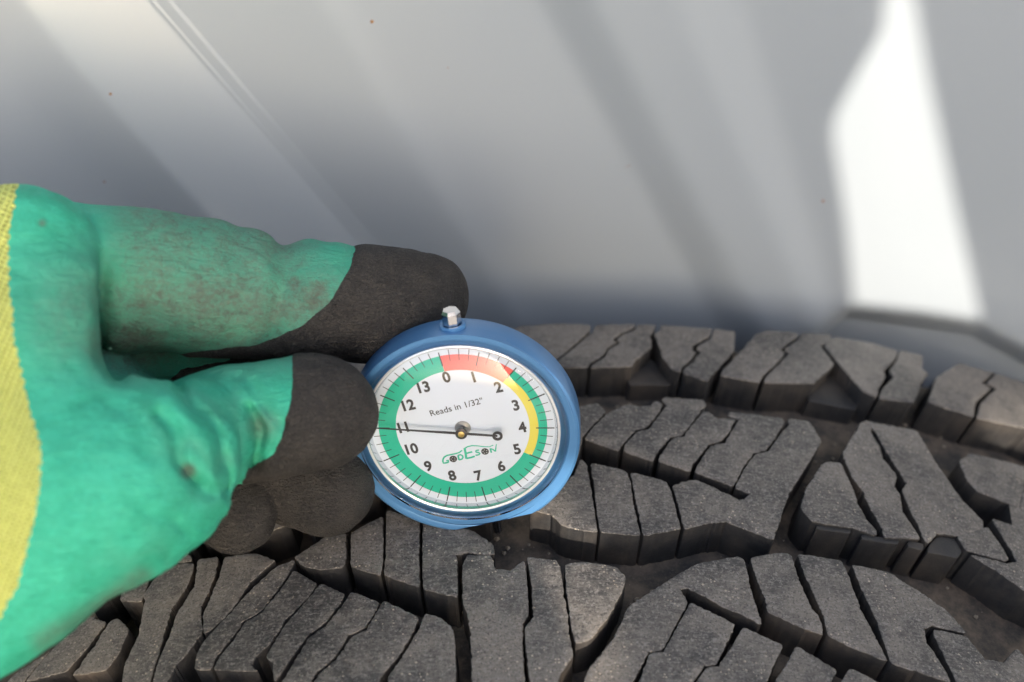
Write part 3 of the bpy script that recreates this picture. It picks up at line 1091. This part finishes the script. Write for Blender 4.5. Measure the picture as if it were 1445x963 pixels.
def bar(a, b, w0, w1):
    dx, dy = b[0] - a[0], b[1] - a[1]
    k = math.hypot(dx, dy)
    nx, ny = -dy / k, dx / k
    return [(a[0] - nx * w0, a[1] - ny * w0), (b[0] - nx * w1, b[1] - ny * w1), (b[0] + nx * w1, b[1] + ny * w1), (a[0] + nx * w0, a[1] + ny * w0)]


ngon_prism("needle", [bar((hx, hy), (tx, ty), 0.27, 0.07), bar((hx, hy), (rx, ry), 0.24, 0.2)], NZ - 0.08, NZ + 0.08, M_STEEL, gauge)
lathe("needle_ring", [(1.0, NZ - 0.1), (1.0, NZ + 0.12), (0.5, NZ + 0.12), (0.5, NZ - 0.1)], M_STEEL, gauge, n=40, cx=rx, cy=ry, fn=dpt, closed=True)
lathe("needle_hub", [(1.15, NZ - 0.15), (1.15, NZ + 0.25), (0.65, NZ + 0.35), (0.6, NZ + 0.2)], M_STEEL, gauge, n=40, cx=hx, cy=hy, fn=dpt)
lathe("hub_cap", [(0.62, NZ), (0.62, NZ + 0.45), (0.4, NZ + 0.5), (0.3, NZ + 0.35), (0, NZ + 0.35)], M_BRASS, gauge, n=32, cx=hx, cy=hy, fn=dpt)


def stem(name, prof, mat, z=-2.3, n=40, x=0.0, sides=None):
    """turned piece along the body's up axis: (radius, height)"""
    return lathe(name, prof, mat, gauge, n=sides or n, sharp=25, fn=lambda a, b, h: gp(x + a, h - 0.6, z + b))


stem("button", [(1.8, 20.0), (1.8, 24.7), (1.45, 25.3), (0, 25.35)], M_CHROME, sides=7, x=0.8, z=-1.6)
stem("button_collar", [(2.5, 20.4), (2.5, 22.3), (2.3, 22.5), (1.85, 22.45)], M_BLUE, x=0.8, z=-1.6)
stem("probe", [(0.9, -19.5), (0.9, -26), (0.5, -26.6), (0, -26.7)], M_CHROME, x=3.5)

# ---------------------------------------------------------------- gloved hand
def smin(a, b, k):
    h = np.clip(0.5 + 0.5 * (b - a) / k, 0, 1)
    return b + (a - b) * h - k * h * (1 - h)


def hand():
    H = 0.62
    lo = np.array([-128.0, -72.0, -276.0])
    hi = np.array([-2.0, 38.0, -176.0])
    N = np.ceil((hi - lo) / H).astype(int)
    gx = (lo[0] + H * np.arange(N[0])).astype(np.float32)
    gy = (lo[1] + H * np.arange(N[1])).astype(np.float32)
    gz = (lo[2] + H * np.arange(N[2])).astype(np.float32)
    X, Y, Z = np.meshgrid(gx, gy, gz, indexing='ij')
    PX = 722.5 + FPX * X / (-Z)
    PY = 481.5 - FPX * Y / (-Z)

    def chain(pts, sq=1.0):
        best = None
        Q = []
        for px, py, D, r in pts:
            Q.append((np.array(((px - 722.5) / FPX * D, -(py - 481.5) / FPX * D, -D)), r * D / FPX))
        if len(Q) == 1:
            Q = Q * 2
        for (a, ra), (b, rb) in zip(Q[:-1], Q[1:]):
            v = b - a
            L2 = float(v @ v) + 1e-9
            t = np.clip(((X - a[0]) * v[0] + (Y - a[1]) * v[1] + (Z - a[2]) * v[2]) / L2, 0, 1)
            d = np.sqrt((X - a[0] - t * v[0]) ** 2 + (Y - a[1] - t * v[1]) ** 2 + ((Z - a[2] - t * v[2]) / sq) ** 2) - (ra + (rb - ra) * t)
            best = d if best is None else smin(best, d, 2.0)
        return best

    def dist_poly(px, py, P):
        d = np.full(px.shape, 1e9, np.float32)
        for (x0, y0), (x1, y1) in zip(P[:-1], P[1:]):
            vx, vy = x1 - x0, y1 - y0
            t = np.clip(((px - x0) * vx + (py - y0) * vy) / (vx * vx + vy * vy + 1e-9), 0, 1)
            d = np.minimum(d, np.hypot(px - x0 - t * vx, py - y0 - t * vy))
        return d

    def groove(F, P, w, depth):
        m = np.abs(F) < 6
        F[m] += depth * np.exp(-(dist_poly(PX[m] + 4 * np.sin(PY[m] / 11), PY[m] + 3 * np.sin(PX[m] / 9), P) / (w * 1.15)) ** 2)

    palm = chain([(-420, 640, 208, 230), (-140, 620, 208, 225), (-25, 545, 212, 160)], 0.85)
    palm = smin(palm, chain([(-200, 840, 206, 180), (-60, 822, 206, 148), (20, 790, 206, 126), (130, 714, 206, 116)]), 12)
    lobe = chain([(-70, 405, 222, 158), (30, 366, 221, 104), (56, 420, 217, 88), (62, 470, 214, 84), (74, 560, 211, 90)])
    palm = smin(palm, lobe, 6)
    thumb = chain([(90, 690, 205, 122), (180, 660, 208, 113), (225, 652, 212, 110), (268, 624, 219, 86), (276, 620, 220, 83)])
    tip = chain([(290, 605, 229, 78), (335, 598, 229, 81), (400, 590, 229, 79), (440, 582, 231, 76), (458, 582, 232, 73)])
    groove(thumb, [(250, 548), (292, 590), (318, 640), (316, 690)], 8, 1.6)
    groove(thumb, [(225, 585), (252, 625), (262, 660), (278, 690), (300, 700)], 8, 1.7)
    groove(thumb, [(254, 658), (262, 668), (278, 682)], 6, 1.8)
    groove(thumb, [(236, 560), (272, 600), (296, 640), (300, 680)], 9, -0.8)
    groove(tip, [(356, 578), (366, 620), (360, 655)], 7, 2.1)
    groove(tip, [(338, 545), (372, 590), (385, 640), (378, 665)], 9, -0.8)
    groove(tip, [(330, 530), (352, 545), (380, 575), (398, 605)], 6, 1.0)
    thumb = smin(thumb, tip, 1.0)
    groove(thumb, [(150, 560), (190, 590), (215, 640)], 14, 0.9)
    groove(thumb, [(205, 720), (235, 735), (262, 752)], 7, 1.5)
    flap = chain([(205, 768, 209, 30), (262, 738, 211, 19), (281, 733, 212, 13)])
    thumb = smin(thumb, flap, 4)
    idx = chain([(55, 385, 234, 108), (140, 396, 235, 102), (215, 394, 237, 97), (290, 405, 240, 93), (345, 414, 242, 88), (400, 426, 244, 77), (450, 422, 246, 82), (520, 430, 250, 78), (570, 426, 253, 70), (600, 420, 255, 60)])
    groove(idx, [(393, 340), (402, 380), (396, 430), (380, 470)], 13, 1.3)
    groove(idx, [(455, 335), (470, 370), (462, 400)], 12, 0.5)
    groove(idx, [(330, 330), (348, 380), (345, 430)], 16, 0.6)
    groove(idx, [(420, 400), (445, 440)], 10, 0.4)
    groove(idx, [(500, 352), (488, 372)], 8, 0.4)
    mid = chain([(170, 480, 246, 58), (330, 496, 256, 40), (430, 560, 262, 56), (470, 690, 250, 58)])
    ring = chain([(285, 665, 243, 50), (305, 705, 241, 54), (333, 724, 241, 55)])
    ring2 = chain([(350, 640, 246, 60), (410, 672, 249, 62), (462, 692, 248, 62)])
    curled = smin(chain([(120, 560, 240, 90), (230, 630, 246, 56)]), ring, 4)
    body = smin(palm, thumb, 9)
    # fold between the web of the thumb and the index finger
    P = {"palm": palm, "thumb": thumb, "index": idx, "middle": mid, "ring": curled, "ring2": ring2}
    F = smin(body, idx, 1.6)
    gm = np.abs(F) < 7
    dd = dist_poly(PX[gm], PY[gm], [(152, 350), (142, 390), (138, 440), (141, 500), (165, 530)])
    side = np.where(PX[gm] > 140, 13.0, 6.0)
    F[gm] += 2.2 * np.exp(-(dd / side) ** 2) * np.clip((PY[gm] - 345) / 60, 0, 1)
    F = smin(F, mid, 1.5)
    F = smin(F, curled, 0.6)
    F = smin(F, ring2, 0.4)
    # surface nets
    S = F < 0
    n0, n1, n2_ = F.shape
    c8 = [S[i:n0 - 1 + i, j:n1 - 1 + j, k:n2_ - 1 + k] for i in (0, 1) for j in (0, 1) for k in (0, 1)]
    tot = sum(c.astype(np.int8) for c in c8)
    act = (tot > 0) & (tot < 8)
    idxs = np.argwhere(act)
    vid = -np.ones(act.shape, np.int64)
    vid[act] = np.arange(len(idxs))
    pos = np.zeros((len(idxs), 3))
    cnt = np.zeros(len(idxs))
    cor = [(i, j, k) for i in (0, 1) for j in (0, 1) for k in (0, 1)]
    for a in range(8):
        for b in range(a + 1, 8):
            if sum(abs(cor[a][q] - cor[b][q]) for q in range(3)) != 1:
                continue
            fa = F[idxs[:, 0] + cor[a][0], idxs[:, 1] + cor[a][1], idxs[:, 2] + cor[a][2]]
            fb = F[idxs[:, 0] + cor[b][0], idxs[:, 1] + cor[b][1], idxs[:, 2] + cor[b][2]]
            m = (fa < 0) != (fb < 0)
            t = np.where(m, fa / np.where(m, fa - fb, 1), 0)
            p = np.array(cor[a])[None] + t[:, None] * (np.array(cor[b]) - np.array(cor[a]))[None]
            pos[m] += p[m]
            cnt[m] += 1
    V = lo + H * (idxs + pos / cnt[:, None])
    quads = []
    for ax in range(3):
        sl0 = [slice(None)] * 3
        sl1 = [slice(None)] * 3
        sl0[ax] = slice(0, -1)
        sl1[ax] = slice(1, None)
        A, B = S[tuple(sl0)], S[tuple(sl1)]
        E_ = np.argwhere(A != B)
        o1, o2 = (ax + 1) % 3, (ax + 2) % 3
        ok = (E_[:, o1] > 0) & (E_[:, o2] > 0) & (E_[:, o1] < act.shape[o1]) & (E_[:, o2] < act.shape[o2])
        E_ = E_[ok]
        ina = A[E_[:, 0], E_[:, 1], E_[:, 2]]
        q = []
        for d1, d2 in ((0, 0), (1, 0), (1, 1), (0, 1)):
            c = E_.copy()
            c[:, o1] -= d1
            c[:, o2] -= d2
            q.append(vid[c[:, 0], c[:, 1], c[:, 2]])
        q = np.stack(q, 1)
        q[~ina] = q[~ina][:, ::-1]
        quads.append(q)
    Q = np.concatenate(quads)
    Q = Q[(Q >= 0).all(1)]
    # smooth a little
    ed = np.concatenate([Q[:, [0, 1]], Q[:, [1, 2]], Q[:, [2, 3]], Q[:, [3, 0]]])
    ed = np.concatenate([ed, ed[:, ::-1]])
    deg = np.bincount(ed[:, 0], minlength=len(V)).astype(float)
    for it in range(3):
        acc = np.stack([np.bincount(ed[:, 0], weights=V[ed[:, 1], c], minlength=len(V)) for c in range(3)], 1)
        V = V * 0.5 + 0.5 * acc / np.maximum(deg, 1)[:, None]
    T = np.concatenate([Q[:, [0, 1, 2]], Q[:, [0, 2, 3]]])

    def normals(V):
        fn = np.cross(V[T[:, 1]] - V[T[:, 0]], V[T[:, 2]] - V[T[:, 0]])
        nn = np.zeros_like(V)
        for c in range(3):
            for k in range(3):
                nn[:, c] += np.bincount(T[:, k], weights=fn[:, c], minlength=len(V))
        return nn / (np.linalg.norm(nn, axis=1, keepdims=True) + 1e-12)
    NN = normals(V)
    dspl = np.array([0.55 * noise.noise(Vector(v) * 0.09) + 0.24 * noise.noise(Vector(v) * 0.30) + 0.05 * noise.noise(Vector(v) * 0.9) for v in V])
    V = V + NN * dspl[:, None]
    wr = np.array([max(0.0, 1 - 2.6 * abs(noise.noise(Vector((v[0] * 0.16 + v[1] * 0.05, v[1] * 0.075 - v[0] * 0.04, v[2] * 0.1))))) for v in V])
    wpx, wpy = 722.5 + FPX * V[:, 0] / (-V[:, 2]), 481.5 - FPX * V[:, 1] / (-V[:, 2])
    wm = np.exp(-((wpx - 300) / 85) ** 2 - ((wpy - 610) / 90) ** 2) + 0.8 * np.exp(-((wpx - 150) / 45) ** 2 - ((wpy - 500) / 60) ** 2) + 0.7 * np.exp(-((wpx - 410) / 60) ** 2 - ((wpy - 400) / 70) ** 2) \
        + 0.6 * np.exp(-((wpx - 200) / 60) ** 2 - ((wpy - 790) / 45) ** 2)
    wr = wr * np.clip(wm, 0, 1)
    V = V - NN * (0.55 * wr ** 2)[:, None]
    # which finger each vertex belongs to
    ii = np.clip(((V - lo) / H).round().astype(int), 0, np.array(F.shape) - 1)
    names = list(P)
    dv = np.stack([P[k][ii[:, 0], ii[:, 1], ii[:, 2]] for k in names], 1)
    part = dv.argmin(1)
    vx = 722.5 + FPX * V[:, 0] / (-V[:, 2])
    vy = 481.5 - FPX * V[:, 1] / (-V[:, 2])

    def signed(px, py, Pl):
        best = np.full(px.shape, 1e9)
        sg = np.ones(px.shape)
        for (x0, y0), (x1, y1) in zip(Pl[:-1], Pl[1:]):
            ux, uy = x1 - x0, y1 - y0
            t = np.clip(((px - x0) * ux + (py - y0) * uy) / (ux * ux + uy * uy), 0, 1)
            d = np.hypot(px - x0 - t * ux, py - y0 - t * uy)
            s = np.sign(ux * (py - y0) - uy * (px - x0))
            m = d < best - 1e-9
            best = np.where(m, d, best)
            sg = np.where(m, s, sg)
        return best * sg
    dips = {"index": [(508, 250), (500, 357), (491, 385), (463, 430), (422, 463), (360, 486), (250, 500), (0, 520)],
            "thumb": [(414, 400), (412, 510), (411, 560), (402, 600), (388, 640), (350, 662), (332, 700), (314, 712), (312, 760), (290, 900)],
            "middle": [(420, 420), (350, 492), (322, 508), (255, 520), (180, 600)]}
    # signed() > 0 on the left of travel in a y-down picture: choose sign so that black is positive
    dip = np.full(len(V), -50.0)
    for k, Pl in dips.items():
        m = part == names.index(k)
        dip[m] = -signed(vx[m], vy[m], Pl) * -1 if False else signed(vx[m], vy[m], Pl[::-1])
    dip[(part == names.index("ring")) | (part == names.index("ring2"))] = 50.0
    mpalm = part == names.index("palm")
    dip[mpalm] = -50
    # behind the hand the dip of the curled fingers ends at the palm
    dip[(part == names.index("ring")) & (vx < 225)] = -50
    dip = np.clip(dip + np.array([2.6 * noise.noise(Vector(v) * 0.35) + 1.2 * noise.noise(Vector(v) * 1.1) for v in V]), -50, 50)
    V = V + NN * (0.38 * np.clip(0.5 + dip / 7, 0, 1) ** 2)[:, None]
    cuffP = [(40, 150), (27, 255), (12, 330), (13, 400), (20, 480), (40, 570), (58, 630), (56, 690), (45, 750), (24, 830), (2, 868), (-60, 980)]
    cuff = signed(vx, vy, cuffP)
    cuff += np.array([3.5 * noise.noise(Vector((0.3, y * 0.11, 0))) + 1.6 * math.sin(y / 2.3) for y in vy])
    dirt_shade = np.clip(1.1 - np.abs(vx - 310) / 300, 0, 1) * np.clip(1 - np.abs(vy - 430) / 120, 0, 1) * 1.5
    dirt_shade = np.maximum(dirt_shade, np.exp(-((vx - 445) ** 2 + (vy - 418) ** 2) / 22 ** 2) * 2.2)
    dirt_shade = np.maximum(dirt_shade, np.exp(-((vx - 415) ** 2 + (vy - 402) ** 2) / 15 ** 2) * 1.6)
    dirt_shade = np.maximum(dirt_shade, np.clip((vx - 130) / 60, 0, 1) * np.clip((500 - vx) / 100, 0, 1) * np.clip((530 - vy) / 40, 0, 1) * 0.9)
    dirt_shade = np.maximum(dirt_shade, 0.35 * wr)
    dirt_shade = np.maximum(dirt_shade, np.exp(-((vx - 90) ** 2 + (vy - 460) ** 2) / 60 ** 2) * 0.55)
    dirt_shade = np.maximum(dirt_shade, np.exp(-((vx - 265) ** 2 + (vy - 665) ** 2) / 10 ** 2) * 1.5)
    dirt_shade = np.maximum(dirt_shade, np.exp(-((vx - 370) ** 2 + (vy - 600) ** 2) / 22 ** 2) * 0.9)
    dirt_shade = np.maximum(dirt_shade, np.exp(-((vx - 60) ** 2 + (vy - 315) ** 2) / 4 ** 2) * 2)
    dirt_shade = np.maximum(dirt_shade, np.exp(-((vx - 190) ** 2 / 70 ** 2 + (vy - 480) ** 2 / 45 ** 2)) * 1.6)  # shade painted into the fold beside the index finger
    dirt_shade = np.maximum(dirt_shade, np.exp(-(dist_poly(vx, vy, [(60, 905), (130, 865), (200, 812)]) / 16) ** 2) * 0.7)

    A = np.concatenate([V, NN, np.stack([vx, vy, dip, cuff, dirt_shade], 1)], 1)

    def cut(A, T, col):
        """split triangles at attribute col == 0 into (positive, negative) triangle lists with shared new vertices"""
        s = A[:, col] >= 0
        k = s[T].sum(1)
        pos = [tuple(t) for t in T[k == 3]]
        neg = [tuple(t) for t in T[k == 0]]
        new, cache = [], {}
        base = len(A)

        def ev(i, j):
            key = (i, j) if i < j else (j, i)
            if key not in cache:
                a, b = A[key[0]], A[key[1]]
                t = a[col] / (a[col] - b[col])
                cache[key] = base + len(new)
                new.append(a + (b - a) * t)
            return cache[key]
        for t in T[(k > 0) & (k < 3)]:
            t = list(t)
            one = 1 if s[t].sum() == 1 else 0
            i = [q for q in range(3) if int(s[t[q]]) == one][0]
            a, b, c = t[i], t[(i + 1) % 3], t[(i + 2) % 3]
            ab, ac = ev(a, b), ev(a, c)
            single, double = [(a, ab, ac)], [(ab, b, c), (ab, c, ac)]
            (pos if one else neg).extend(single)
            (neg if one else pos).extend(double)
        A2 = np.concatenate([A, np.array(new)]) if new else A
        return A2, np.array(pos), np.array(neg)

    A, black, rest = cut(A, T, 8)
    # components of the black part
    par = np.arange(len(A))

    def find(i):
        while par[i] != i:
            par[i] = par[par[i]]
            i = par[i]
        return i
    for t in black:
        a, b, c = find(t[0]), find(t[1]), find(t[2])
        par[b] = a
        par[c] = a
        par[find(t[2])] = a
    lab = np.array([find(t[0]) for t in black])
    u, c = np.unique(lab, return_counts=True)
    comps = []
    for q, nq in zip(u, c):
        tri = black[lab == q]
        if nq < 400:
            rest = np.concatenate([rest, tri])
        else:
            comps.append(tri)
    A, green, yellow = cut(A, rest, 9)[0], None, None
    A2, pos, neg = cut(A, rest, 9)
    A = A2
    mc = A[pos].mean(1) if len(pos) else None
    # cuff lies to the left of the line
    if A[np.unique(pos), 6].mean() < A[np.unique(neg), 6].mean():
        yellow, green = pos, neg
    else:
        yellow, green = neg, pos

    root = empty("gloved_hand", CW @ Matrix.Translation(Vector((-70, -30, -235)) * MM))
    tag(root, "hand in a green latex glove with black fingertips pinching the blue gauge", "hand")
    Cm = np.array(CW)

    def emit(name, tri, mat, fold=None):
        us, inv = np.unique(tri, return_inverse=True)
        a = A[us]
        w = (a[:, :3] * MM) @ Cm[:3, :3].T + Cm[:3, 3]
        o = mk(name, w, inv.reshape(-1, 3).tolist(), mat, root)
        me = o.data
        nn = a[:, 3:6] @ Cm[:3, :3].T
        rot = np.array(WM[root].to_3x3().inverted())
        nn = nn @ rot.T
        g_ = me.attributes.new("grime_shade", 'FLOAT', 'POINT')
        g_.data.foreach_set("value", a[:, 10].astype(np.float32))
        uvl = me.uv_layers.new(name="UVMap")
        li = np.zeros(len(me.loops), np.int32)
        me.loops.foreach_get("vertex_index", li)
        uvs = np.stack([a[li, 6] / 9.5 + a[li, 7] * 0.045, a[li, 7] / 7.5 - a[li, 6] * 0.055], 1).astype(np.float32)
        uvl.data.foreach_set("uv", uvs.ravel())
        me.normals_split_custom_set_from_vertices(nn.tolist())
        return o
    NN = None
    # fresh normals after displacement
    fnv = np.cross(A[:, :3][T[:, 1]] - A[:, :3][T[:, 0]], A[:, :3][T[:, 2]] - A[:, :3][T[:, 0]])
    nnn = np.zeros((len(A), 3))
    for cc in range(3):
        for k in range(3):
            nnn[:, cc] += np.bincount(T[:, k], weights=fnv[:, cc], minlength=len(A))
    has = np.linalg.norm(nnn, axis=1) > 0
    A[has, 3:6] = nnn[has] / np.linalg.norm(nnn[has], axis=1, keepdims=True)
    emit("glove", green, M_LATEX)
    emit("knit_cuff", yellow, M_KNIT)
    for tri in comps:
        emit("fingertip_coating", tri, M_FOAM)
    # forearm sleeve, outside the frame
    p, q = np.array((-104.0, -17.0, -207.0)), np.array((-330.0, -95.0, -150.0))
    ax = (q - p) / np.linalg.norm(q - p)
    e1 = np.cross(ax, (0, 0, 1.0)); e1 /= np.linalg.norm(e1)
    e2 = np.cross(ax, e1)
    vs, fs = [], []
    for i in range(25):
        t = i / 24
        r = 27 + 14 * t + 0.8 * math.sin(i * 2.1)
        for j in range(40):
            a = 2 * math.pi * j / 40
            w = p + (q - p) * t + (e1 * math.cos(a) + e2 * math.sin(a)) * r * (1 + 0.02 * math.sin(3 * a + i * 0.7))
            vs.append(CW @ (Vector(w) * MM))
    for i in range(24):
        for j in range(40):
            k = (j + 1) % 40
            fs.append((i * 40 + j, i * 40 + k, i * 40 + 40 + k, i * 40 + 40 + j))
    fs += [tuple(range(40))[::-1], tuple(960 + j for j in range(40))]
    mk("sleeve", vs, fs, simple("dark_cloth", (0.05, 0.055, 0.07), 0.9), root)
    print("hand", len(V), "verts", [len(t) for t in comps])


hand()
